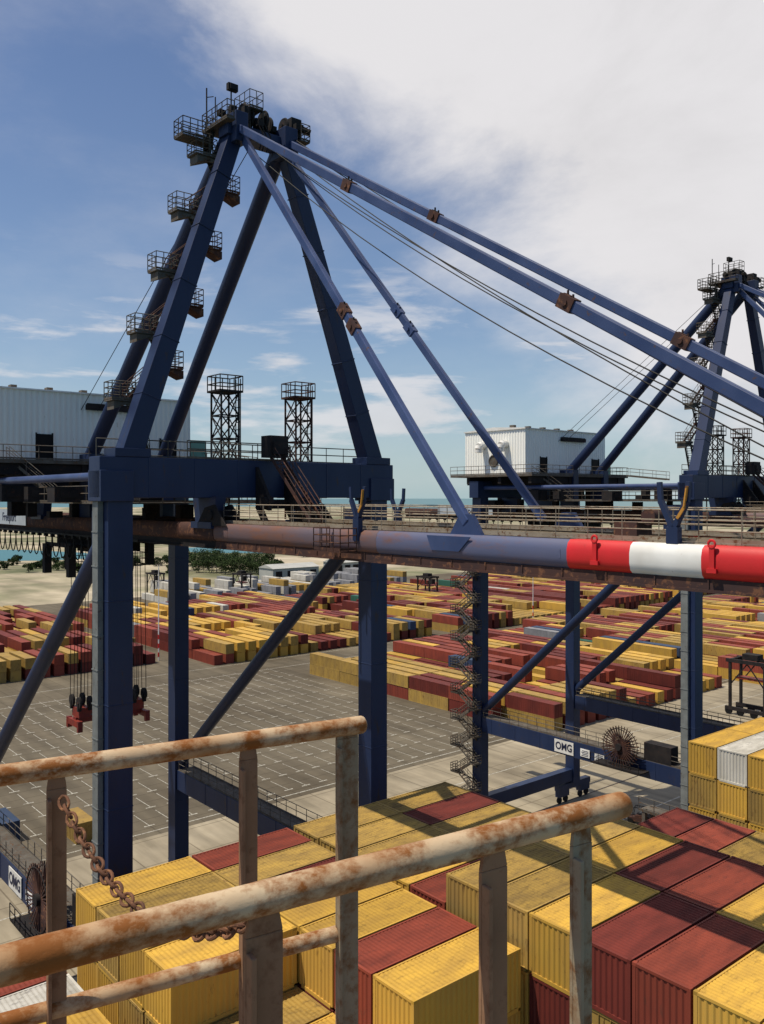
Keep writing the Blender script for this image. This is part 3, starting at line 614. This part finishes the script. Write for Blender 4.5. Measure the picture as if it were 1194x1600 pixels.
for bn,c0,c1,L0,L1 in blocks:
    nr=int((c1-c0)/PT); ns=int((L1-L0)/12.4)
    row_h=2; slot_c=[pick() for _ in range(ns)]; H={}
    slot_h=[2]*ns
    for i in range(nr):
        if i%4==0:
            slot_h=[ry.choice([1,2,2,2]) for _ in range(ns)]
        rowc=pick()
        for j in range(ns):
            h=slot_h[j]
            if ry.random()<.10: h=3-h
            if i==0: h=max(h,1)
            if ry.random()<.03: h=0
            if ry.random()<.55: slot_c[j]=rowc
            H[(i,j)]=h
            L=L0+6.3+j*12.4; two=ry.random()<.18; base=slot_c[j]
            for t in range(h):
                col=base if ry.random()<.6 else pick()
                hid=1 if (i>0 and t<h-1 and H.get((i-1,j),0)>t) else 0
                if two:
                    for s in (-1,1): items.append((c0+1.3+i*PT,L+s*3.08,t*2.6,col,6.06,bn,i,j,t,'north' if s>0 else 'south',hid))
                else: items.append((c0+1.3+i*PT,L,t*2.6,col,12.19,bn,i,j,t,None,hid))
vis=[]; rest=[]
for it in items:
    p=P(it[0],it[1],it[2]+1.3); a=proj(p)
    if p.y<5: continue
    inside=-20<a[0]<1214
    (vis if inside else rest).append((p.y+it[10]*400,it))
vis.sort(key=lambda x:x[0])
def anyrot(o,c,L,z,j=.005): o.location=P(c,L,z); o.rotation_euler=(0,0,TH+ry.uniform(-j,j))
tn=['bottom','second','third']
for D,it in vis[:300]:
    c,L,z,col,Lh,bn,i,j,t,s,hid=it
    o=bpy.data.objects.new('yard_container',ymesh(col,Lh)); COL.objects.link(o); anyrot(o,c+ry.uniform(-.06,.06),L+ry.uniform(-.10,.10),z)
    lb='%s %scontainer, %s tier, %s row, %s from quay, %s'%(col,'short ' if Lh<7 else '',tn[t],ORD[i+1],ORD[j+1],bn)
    if s: lb=lb.replace('from quay','from quay (%s)'%('farther' if s=='north' else 'nearer'))
    tag(o,lb,'container','containers stacked in the yard')
far=MB(); mats=[]; fidx=[]
for D,it in vis[300:]+[x for x in rest if x[0]>60]:
    c,L,z,col,Lh,bn,i,j,t,s,hid=it
    if col not in mats: mats.append(col)
    q=[P(c+a,L+b,z+h) for h in (0,2.55) for a,b in ((-1.22,-Lh/2),(1.22,-Lh/2),(1.22,Lh/2),(-1.22,Lh/2))]
    n0=len(far.f); far.hexa(q); fidx+= [mats.index(col)]*(len(far.f)-n0)
for i in range(30):
    for j in range(3):
        for t in range(ry.choice([1,2,2,3])):
            col=ry.choice(['white','grey','mustard','white','grey'])
            if col not in mats: mats.append(col)
            c=165+i*4.1; L=327+j*12.6; z=t*2.6
            q=[P(c+a,L+b,z+h) for h in (0,2.55) for a,b in ((-1.3,-6.05),(1.3,-6.05),(1.3,6.05),(-1.3,6.05))]
            n0=len(far.f); far.hexa(q); fidx+=[mats.index(col)]*(len(far.f)-n0)
o=far.build('distant_container_stacks',None,smooth=False)
for c in mats: o.data.materials.append(CT[c])
o.data.polygons.foreach_set('material_index',fidx); tag(o,'mass of small distant container stacks across the back of the yard','containers',kind='stuff')
for (c,L,z,col,lab) in ((30.6,121,0,'yellow','yellow container on the asphalt at the left edge, beside a dark one'),(35,118.6,0,'blue','dark blue container on the asphalt beside the left crane leg'),(30.6,121,2.6,'mustard','mustard container on top of the yellow one at the left edge'),(42.5,112.5,0,'mustard','mustard container alone on the asphalt left of the near crane leg')):
    o=bpy.data.objects.new('yard_container',ymesh(col,6.06)); COL.objects.link(o); anyrot(o,c,L,z); tag(o,lab,'container')
SHED=paint('pale shed cladding',(0.42,0.42,0.39),(0.34,0.34,0.32),amt=.15,scale=.3)
for (px,D,w_,d_,h_,lab) in ((452,480,30,14,6,'long pale port shed behind the container yard, left one of two'),(540,520,24,12,6,'smaller pale port shed behind the yard, right one of two')):
    T=empty('port_shed',((px-597)/1360*D,D,0),TH); tag(T,lab,'building')
    m=MB(); m.box(-w_/2,w_/2,-d_/2,d_/2,0,h_); m.build('wall',SHED,T,smooth=False)
    m=MB(); m.prism([(-d_/2-.5,h_),(d_/2+.5,h_),(0,h_+2)],'x',-w_/2-.5,w_/2+.5); m.build('roof',SHED,T,smooth=False)
    for k in range(4):
        m=MB(); x=-w_/2+w_*(k+.5)/4; m.box(x-2,x+2,-d_/2-.1,-d_/2-.01,0,4.5); m.build('door',DARK,T,smooth=False)
# ---------------------------------------------------------------- straddle carriers
def straddle(c,L,rz,label):
    T=empty('straddle_carrier',P(c,L,0),TH+rz); tag(T,label,'straddle carrier','straddle carriers in the yard')
    m=MB()
    for x in (-2.2,2.2):
        m.box(x-.3,x+.3,-4.6,4.6,.9,1.6)
        for y in (-3.6,3.6): m.box(x-.25,x+.25,y-.25,y+.25,1.6,11)
        m.box(x-.3,x+.3,-4.4,4.4,10.6,11.3); m.beam((x,-3.6,6),(x,0,10.6),.2,.2); m.beam((x,3.6,6),(x,0,10.6),.2,.2)
    for y in (-3.6,3.6): m.box(-2.2,2.2,y-.3,y+.3,10.7,11.25)
    m.build('frame',DARK,T,smooth=False)
    for x in (-2.2,2.2):
        for y in (-3.9,-1.4,1.4,3.9):
            w=MB(); w.tube((x-.25,y,.72),(x+.25,y,.72),.72,14); w.build('wheel',BLACK,T)
    m=MB(); m.box(-2.6,-.8,-5.6,-4.0,8.4,10.4); m.build('cab',DARK,T,smooth=False)
    m=MB(); m.box(-1.2,1.2,-1.6,1.6,11.3,12.4); m.build('engine_housing',DARK,T,smooth=False)
    m=MB(); m.box(-1.1,1.1,-3.1,3.1,7.2,7.6)
    for y in (-2.8,2.8): m.tube((0,y,7.6),(0,y,10.8),.05,5)
    m.build('spreader',SPRD,T,smooth=False)
for (px,py,rz,lab) in ((378,936,.0,'dark straddle carrier beyond the yard rows, right of the third crane leg'),(243,935,0,'dark straddle carrier far off between the two left crane legs'),
      (668,942,0,'dark straddle carrier behind the boom, left of the zigzag stair leg'),(1176,1118,0,'dark straddle carrier at the right edge above the ship stacks')):
    c,L=ground(px,py); straddle(c,L,rz,lab)
c,L=ground(997,1286); T=empty('forklift',P(c,L,0),TH+R(110)); tag(T,'small dark forklift truck parked on the pale quay by the ship stacks','forklift')
m=MB(); m.prism([(-1.4,.35),(1.1,.35),(1.1,.9),(.3,.95),(.2,1.25),(-1.2,1.3),(-1.5,.9)],'y',-.6,.6); m.build('body',RUSTM,T,smooth=False,bevel=.04)
m=MB(); m.prism([(-1.75,.4),(-1.4,.4),(-1.35,1.3),(-1.65,1.2)],'y',-.62,.62); m.build('counterweight',DARK,T,smooth=False)
m=MB()
for y in (-.5,.5): m.beam((.7,y,.9),(.45,y,2.2),.07,.07); m.beam((-1.0,y,1.3),(-.9,y,2.2),.07,.07); m.beam((.45,y,2.2),(-.9,y,2.2),.07,.07)
for k in range(5): m.beam((.4-k*.3,-.5,2.22),(.4-k*.3,.5,2.22),.05,.04)
m.build('overhead_guard',DARK,T,smooth=False)
m=MB()
for y in (-.4,.4): m.beam((1.25,y,.15),(1.2,y,2.6),.12,.1)
for z in (.5,1.4,2.5): m.beam((1.25,-.4,z),(1.25,.4,z),.08,.08)
m.build('mast',DARK,T,smooth=False)
for y in (-.3,.3):
    m=MB(); m.box(1.3,2.4,y-.06,y+.06,.12,.17); m.box(1.28,1.34,y-.06,y+.06,.12,.7); m.build('fork',DARK,T,smooth=False)
for x in (-1.0,.85):
    for y in (-.6,.6):
        m=MB(); m.tube((x,y-.14,.36),(x,y+.14,.36),.36,16); m.build('wheel',BLACK,T)
m=MB(); m.box(-.7,-.1,-.3,.3,1.2,1.35); m.box(-.75,-.6,-.3,.3,1.3,1.75); m.build('seat',BLACK,T,smooth=False)
def mast(px,py,h,label):
    c,L=ground(px,py); T=empty('light_mast',P(c,L,0)); tag(T,label,'mast','slender masts in the yard')
    m=MB(); m.tube((0,0,0),(0,0,h),.18,10,.10); p=m.build('pole',WHT,T)
    for k in range(0,3): 
        b=MB(); b.tube((0,0,1+k*2.4),(0,0,2.2+k*2.4),.21,10,.20); b.build('red_band',REDP,T)
    m=MB(); m.ring((0,0,h),(0,0,1),.7,.06,16,5)
    for a in range(6): m.box(math.cos(a*1.05)*.7-.15,math.cos(a*1.05)*.7+.15,math.sin(a*1.05)*.7-.15,math.sin(a*1.05)*.7+.15,h-.25,h+.05)
    m.build('lamp_ring',GALV,T)
mast(248,1032,26,'white mast with red bands standing behind the left crane leg'); mast(833,978,17,'white mast with red bands right of the zigzag stair leg'); mast(600,985,15,'white mast with red bands near the middle crane leg')
# ---------------------------------------------------------------- trees
BARK=paint('tree bark',(0.09,0.07,0.05),amt=.2,scale=1)
LEAFA=paint('olive foliage',(0.040,0.066,0.022),(0.06,0.08,0.032),rust=(0.022,0.036,0.012),amt=.5,scale=.5,rough=.9,bump=0,var=.25,spec=.1)
LEAFB=paint('dark foliage',(0.020,0.038,0.014),(0.035,0.052,0.02),rust=(0.010,0.02,0.008),amt=.5,scale=.5,rough=.9,bump=0,var=.25,spec=.1)
rt=random.Random(8)
def tree(x,y,h,w,mat,label,name='tree'):
    T=empty(name,(x,y,0),rt.uniform(0,6)); tag(T,label,'tree','trees on the sandy ground beyond the yard')
    m=MB(); m.tube((0,0,-.1),(.2,.1,h*.55),.28,8,.12)
    limbs=[]
    for k in range(6):
        a=k*1.05+rt.uniform(-.3,.3); z=h*rt.uniform(.25,.5); e=V((math.cos(a)*w*.35,math.sin(a)*w*.35,h*rt.uniform(.55,.85))); m.tube((.1,.05,z),e,.1,5,.03); limbs.append(e)
    m.build('trunk',BARK,T)
    m=MB(); cl=limbs+[V((0,0,h*.85))]+[V((rt.uniform(-.45,.45)*w,rt.uniform(-.45,.45)*w,h*rt.uniform(.15,.9))) for _ in range(10)]
    for e in cl:
        rd=w*rt.uniform(.14,.24)
        for k in range(60):
            d=V((rt.gauss(0,1),rt.gauss(0,1),rt.gauss(0,.7))).normalized()*rd*rt.random()**.4; p=e+d; p.z=max(.3,p.z)
            a=V((rt.gauss(0,1),rt.gauss(0,1),rt.gauss(0,1))).normalized()*.38; b=a.cross(V((rt.gauss(0,1),rt.gauss(0,1),1))).normalized()*.26
            m.add([p-a,p+b,p+a,p-b],[(0,1,2,3)])
    m.build('crown',mat,T,smooth=False)
tl=[]
for k in range(40):
    px=262+k*4.4+rt.uniform(-4,4); D=rt.uniform(500,600); h=rt.uniform(6,10)*(1.15 if 290<px<410 else .7)
    tl.append((px,D,h))
for k in range(26): tl.append((rt.uniform(0,290),rt.uniform(505,590),rt.uniform(4,6)))
for k in range(34): tl.append((rt.uniform(420,760),rt.uniform(560,900),rt.uniform(5,8)))
tl.sort()
for k,(px,D,h) in enumerate(tl):
    tree((px-597)/1360*D,D,h,h*1.25,LEAFA if k%2 else LEAFB,('olive' if k%2 else 'dark')+' bushy tree, %s from the left of the far tree belt'%ORD[k+1])
# ---------------------------------------------------------------- foreground railings
T=empty('bridge_platform',(0,0,42.3),0); tag(T,'steel walkway deck the railings stand on, below the picture','platform')
m=MB(); m.box(-2.2,1.2,-2.5,2.55,-.06,0); m.build('deck_plate',POSTG,T,smooth=False)
def angle_post(mb,p,dirv,w,z0,z1,t=.009,leg=.03,taper=True):
    d=V(dirv).normalized(); n=V((d.y,-d.x,0))
    def slab(a0,a1,b0,b1,za,zb_):
        vs=[]
        for z in (za,zb_):
            for (a,b) in ((a0,b0),(a1,b0),(a1,b1),(a0,b1)): q=V(p)+d*a+n*b; vs.append((q.x,q.y,z))
        mb.hexa(vs)
    slab(-w/2,w/2,0,t,z0,z1-.03); slab(-w/2,-w/2+t,t,leg,z0,z1-.05)
    q=V(p); vs=[]
    for z,ww in ((z1-.03,w/2),(z1+.012,w*.36)):
        for (a,b) in ((-ww,0),(ww,0),(ww,t),(-ww,t)): r=q+d*a+n*b; vs.append((r.x,r.y,z))
    mb.hexa(vs)
a0=at(0,1508,1.1); a1=at(972,1257,1.68); d=(a1-a0); d.z=0; d.normalize()
zz=HC-.592
a0=V((a0.x,a0.y,zz)); a1=V((a1.x,a1.y,zz)); a_=a0-d*.35
T=empty('railing',(a1.x,a1.y,42.3),0); tag(T,'nearest rusty handrail running across the bottom, thick pipe with three visible posts','railing','rusty ship railings')
def loc(m,T):
    o=T.location; m.v=[(x-o.x,y-o.y,z-o.z) for x,y,z in m.v]; return m
def pipe(mb,p,q,r,n=28,seg=60):
    p=V(p);q=V(q); dd,sd,up=mb.frame(p,q); vs=[];fs=[]
    rg=random.Random(4)
    for i in range(seg+1):
        c=p.lerp(q,i/seg)
        rr_=r*(1+.008*math.sin(i*1.3)+rg.uniform(-.004,.004))
        for k in range(n):
            a=2*math.pi*k/n; vs.append(c+sd*math.cos(a)*rr_+up*math.sin(a)*rr_)
    for i in range(seg):
        for k in range(n): fs.append((i*n+k,i*n+(k+1)%n,(i+1)*n+(k+1)%n,(i+1)*n+k))
    o=len(vs)
    for j in range(1,4):
        a=j*math.pi/6.5; c=q+dd*math.sin(a)*r*.55
        for k in range(n):
            b=2*math.pi*k/n; vs.append(c+sd*math.cos(b)*r*math.cos(a)+up*math.sin(b)*r*math.cos(a))
    prev=seg*n
    for j in range(3):
        cur=o+j*n
        for k in range(n): fs.append((prev+k,prev+(k+1)%n,cur+(k+1)%n,cur+k))
        prev=cur
    fs.append(tuple(prev+k for k in range(n))); mb.add(vs,fs)
m=MB(); pipe(m,a_,a1,.0245); loc(m,T).build('top_rail',RAILR,T)
def on_line(px,p,q):
    k=(px-597)/1360
    f0=p.x-k*p.y; f1=q.x-k*q.y; return p.lerp(q,f0/(f0-f1))
for px,w,mt,up in ((410,.060,POSTR,0),(768,.058,POSTR,0),(905,.050,POSTG,0)):
    p=on_line(px,a0,a1); m=MB(); angle_post(m,(p.x,p.y,0),d,w,42.3,zz-.02); loc(m,T).build('post',mt,T,smooth=False,bevel=.002)
p=a0-d*.25; m=MB(); angle_post(m,(p.x,p.y,0),d,.06,42.3,zz-.02); loc(m,T).build('post',POSTR,T,smooth=False,bevel=.002)
b0=at(0,1212,2.0); b1=at(565,1133,2.45); zz2=HC-.638
b0=V((b0.x,b0.y,zz2)); b1=V((b1.x,b1.y,zz2)); d2=(b1-b0).normalized(); b_=b0-d2*.5
T2=empty('railing',(b1.x,b1.y,42.3),0); tag(T2,'farther rusty handrail at left with grey end post and a lower middle pipe','railing','rusty ship railings')
m=MB(); pipe(m,b_,b1,.0245); loc(m,T2).build('top_rail',RAILR,T2)
m=MB(); e=on_line(528,b0,b1); pipe(m,V((b_.x,b_.y,zz2-.57)),V((e.x,e.y,zz2-.57)),.0215); loc(m,T2).build('middle_rail',RAILR,T2)
for px,w,mt in ((88,.045,POSTR),(387,.050,POSTR),(541,.068,POSTG)):
    p=on_line(px,b0,b1); m=MB(); angle_post(m,(p.x,p.y,0),d2,w,42.3,zz2-.018 if px!=541 else zz2+.0); loc(m,T2).build('post',mt,T2,smooth=False,bevel=.002)
T3=empty('chain',at(95,1250,2.03),0); tag(T3,'rusty chain hanging between the two handrails at left','chain')
p0=at(97,1248,2.03); p1=at(405,1437,1.34)
N=34; pts=[]
for i in range(N+1):
    t=i/N; p=p0.lerp(p1,t); p.z-=4*.125*t*(1-t); pts.append(p)
for i in range(N):
    c=(pts[i]+pts[i+1])/2; dd=(pts[i+1]-pts[i]).normalized(); a=V((0,0,1)); sd=dd.cross(a).normalized(); up=sd.cross(dd)
    tw=R(45 if i%2 else -45)+random.uniform(-.2,.2); e2=(sd*math.cos(tw)+up*math.sin(tw)); ax=dd.cross(e2).normalized()
    m=MB(); m.ring(c,ax,.0125,.0038,14,7,stretch=(1.65,.95),e1=dd,e2=e2); loc(m,T3).build('chain_link',CHAINM,T3)
# ---------------------------------------------------------------- light, sky, camera
w=bpy.data.worlds.new('World'); S.world=w; w.use_nodes=True; nt=w.node_tree; L=nt.links
for n in list(nt.nodes): nt.nodes.remove(n)
SUNH=V((-.972,-.242,0)).normalized(); EL=R(64)
sun=V((SUNH.x*math.cos(EL),SUNH.y*math.cos(EL),math.sin(EL)))
sky=nd(nt,'ShaderNodeTexSky',sky_type='NISHITA'); sky.sun_disc=False; sky.sun_elevation=EL; sky.sun_rotation=math.atan2(sun.x,sun.y); sky.air_density=1.0; sky.dust_density=0.4; sky.ozone_density=3.0
tc=nd(nt,'ShaderNodeTexCoord'); sp=nd(nt,'ShaderNodeSeparateXYZ'); L.new(tc.outputs['Generated'],sp.inputs[0])
def mth(op,a,b=None,c=None,clamp=False):
    n=nd(nt,'ShaderNodeMath',operation=op); n.use_clamp=clamp
    for i,x in enumerate((a,b,c)):
        if x is None: continue
        if isinstance(x,(int,float)): n.inputs[i].default_value=x
        else: L.new(x,n.inputs[i])
    return n.outputs[0]
X,Yc,Z=sp.outputs
ym=mth('MAXIMUM',Yc,.15); u=mth('DIVIDE',X,ym); v=mth('DIVIDE',Z,ym)
def noise(scale,sx,sy,sz,det=8,rough=.55,off=(0,0,0),dist=0):
    mp=nd(nt,'ShaderNodeMapping'); mp.inputs['Scale'].default_value=(sx,sy,sz); mp.inputs['Location'].default_value=off; L.new(tc.outputs['Generated'],mp.inputs[0])
    n=nd(nt,'ShaderNodeTexNoise'); n.inputs['Scale'].default_value=scale; n.inputs['Detail'].default_value=det; n.inputs['Roughness'].default_value=rough; n.inputs['Distortion'].default_value=dist; L.new(mp.outputs[0],n.inputs['Vector']); return n.outputs[0]
def ss(x,a,b,lo=0,hi=1):
    n=nd(nt,'ShaderNodeMapRange',interpolation_type='SMOOTHSTEP'); L.new(x,n.inputs[0]); n.inputs[1].default_value=a; n.inputs[2].default_value=b; n.inputs[3].default_value=lo; n.inputs[4].default_value=hi; return n.outputs[0]
n1=noise(3.2,1,1,1.7,10,.6,(3.1,.4,1.2),.3)
edge=mth('ADD',u,mth('MULTIPLY',v,1.02)); edge=mth('SUBTRACT',edge,.36)
big=mth('ADD',edge,mth('MULTIPLY',mth('SUBTRACT',n1,.5),.70)); big=ss(big,-.09,.22)
n2=noise(4.5,1,1,5.0,9,.58,(7.7,2.2,0.3),.2)
band=mth('MULTIPLY',ss(v,.0,.05),ss(v,.33,.16)); low=mth('MULTIPLY',ss(n2,.52,.66),band)
n3=noise(2.2,1,1,2.4,8,.6,(1.5,8.2,4)); thin=mth('MULTIPLY',ss(n3,.45,.8),.25)
mask=mth('MAXIMUM',big,mth('MULTIPLY',low,.75)); mask=mth('MAXIMUM',mask,thin); mask=mth('MULTIPLY',mask,ss(Yc,.1,.45),clamp=True)
shade=ss(n1,.28,.60,.93,1.05)
tint=nd(nt,'ShaderNodeMix',data_type='RGBA',blend_type='MULTIPLY'); tint.inputs['Factor'].default_value=1; L.new(sky.outputs[0],tint.inputs['A']); tint.inputs['B'].default_value=(.98,.97,1.06,1)
hz=nd(nt,'ShaderNodeMix',data_type='RGBA'); L.new(mth('MULTIPLY',mth('POWER',2.718,mth('MULTIPLY',mth('MAXIMUM',Z,0),-8)),.82),hz.inputs['Factor']); L.new(tint.outputs['Result'],hz.inputs['A']); hz.inputs['B'].default_value=(3.9,5.5,5.9,1)
b1=nd(nt,'ShaderNodeBackground'); L.new(hz.outputs['Result'],b1.inputs[0]); b1.inputs[1].default_value=.098
cc=nd(nt,'ShaderNodeMix',data_type='RGBA',blend_type='MULTIPLY'); cc.inputs['Factor'].default_value=1; cc.inputs['A'].default_value=(.75,.735,.75,1); L.new(shade,cc.inputs['B'])
b2=nd(nt,'ShaderNodeBackground'); L.new(cc.outputs['Result'],b2.inputs[0]); b2.inputs[1].default_value=1.0
mx=nd(nt,'ShaderNodeMixShader'); L.new(mask,mx.inputs[0]); L.new(b1.outputs[0],mx.inputs[1]); L.new(b2.outputs[0],mx.inputs[2])
out=nd(nt,'ShaderNodeOutputWorld'); L.new(mx.outputs[0],out.inputs[0])
sl=bpy.data.lights.new('sun','SUN'); sl.energy=5.0; sl.angle=R(.53); sl.color=(1,.91,.75)
so=bpy.data.objects.new('sun',sl); COL.objects.link(so); so.rotation_euler=(-sun).to_track_quat('-Z','Y').to_euler(); so.location=(0,0,100)
cam=bpy.data.cameras.new('camera'); co=bpy.data.objects.new('camera',cam); COL.objects.link(co); S.camera=co
cam.sensor_fit='VERTICAL'; cam.sensor_height=24; cam.sensor_width=24; cam.lens=1360/1600*24; cam.shift_y=-22/1600; cam.clip_start=.05; cam.clip_end=120000
co.location=(0,0,HC); co.rotation_euler=(R(90),0,0)
S.view_settings.view_transform='Standard'; S.view_settings.look='None'; S.view_settings.exposure=0
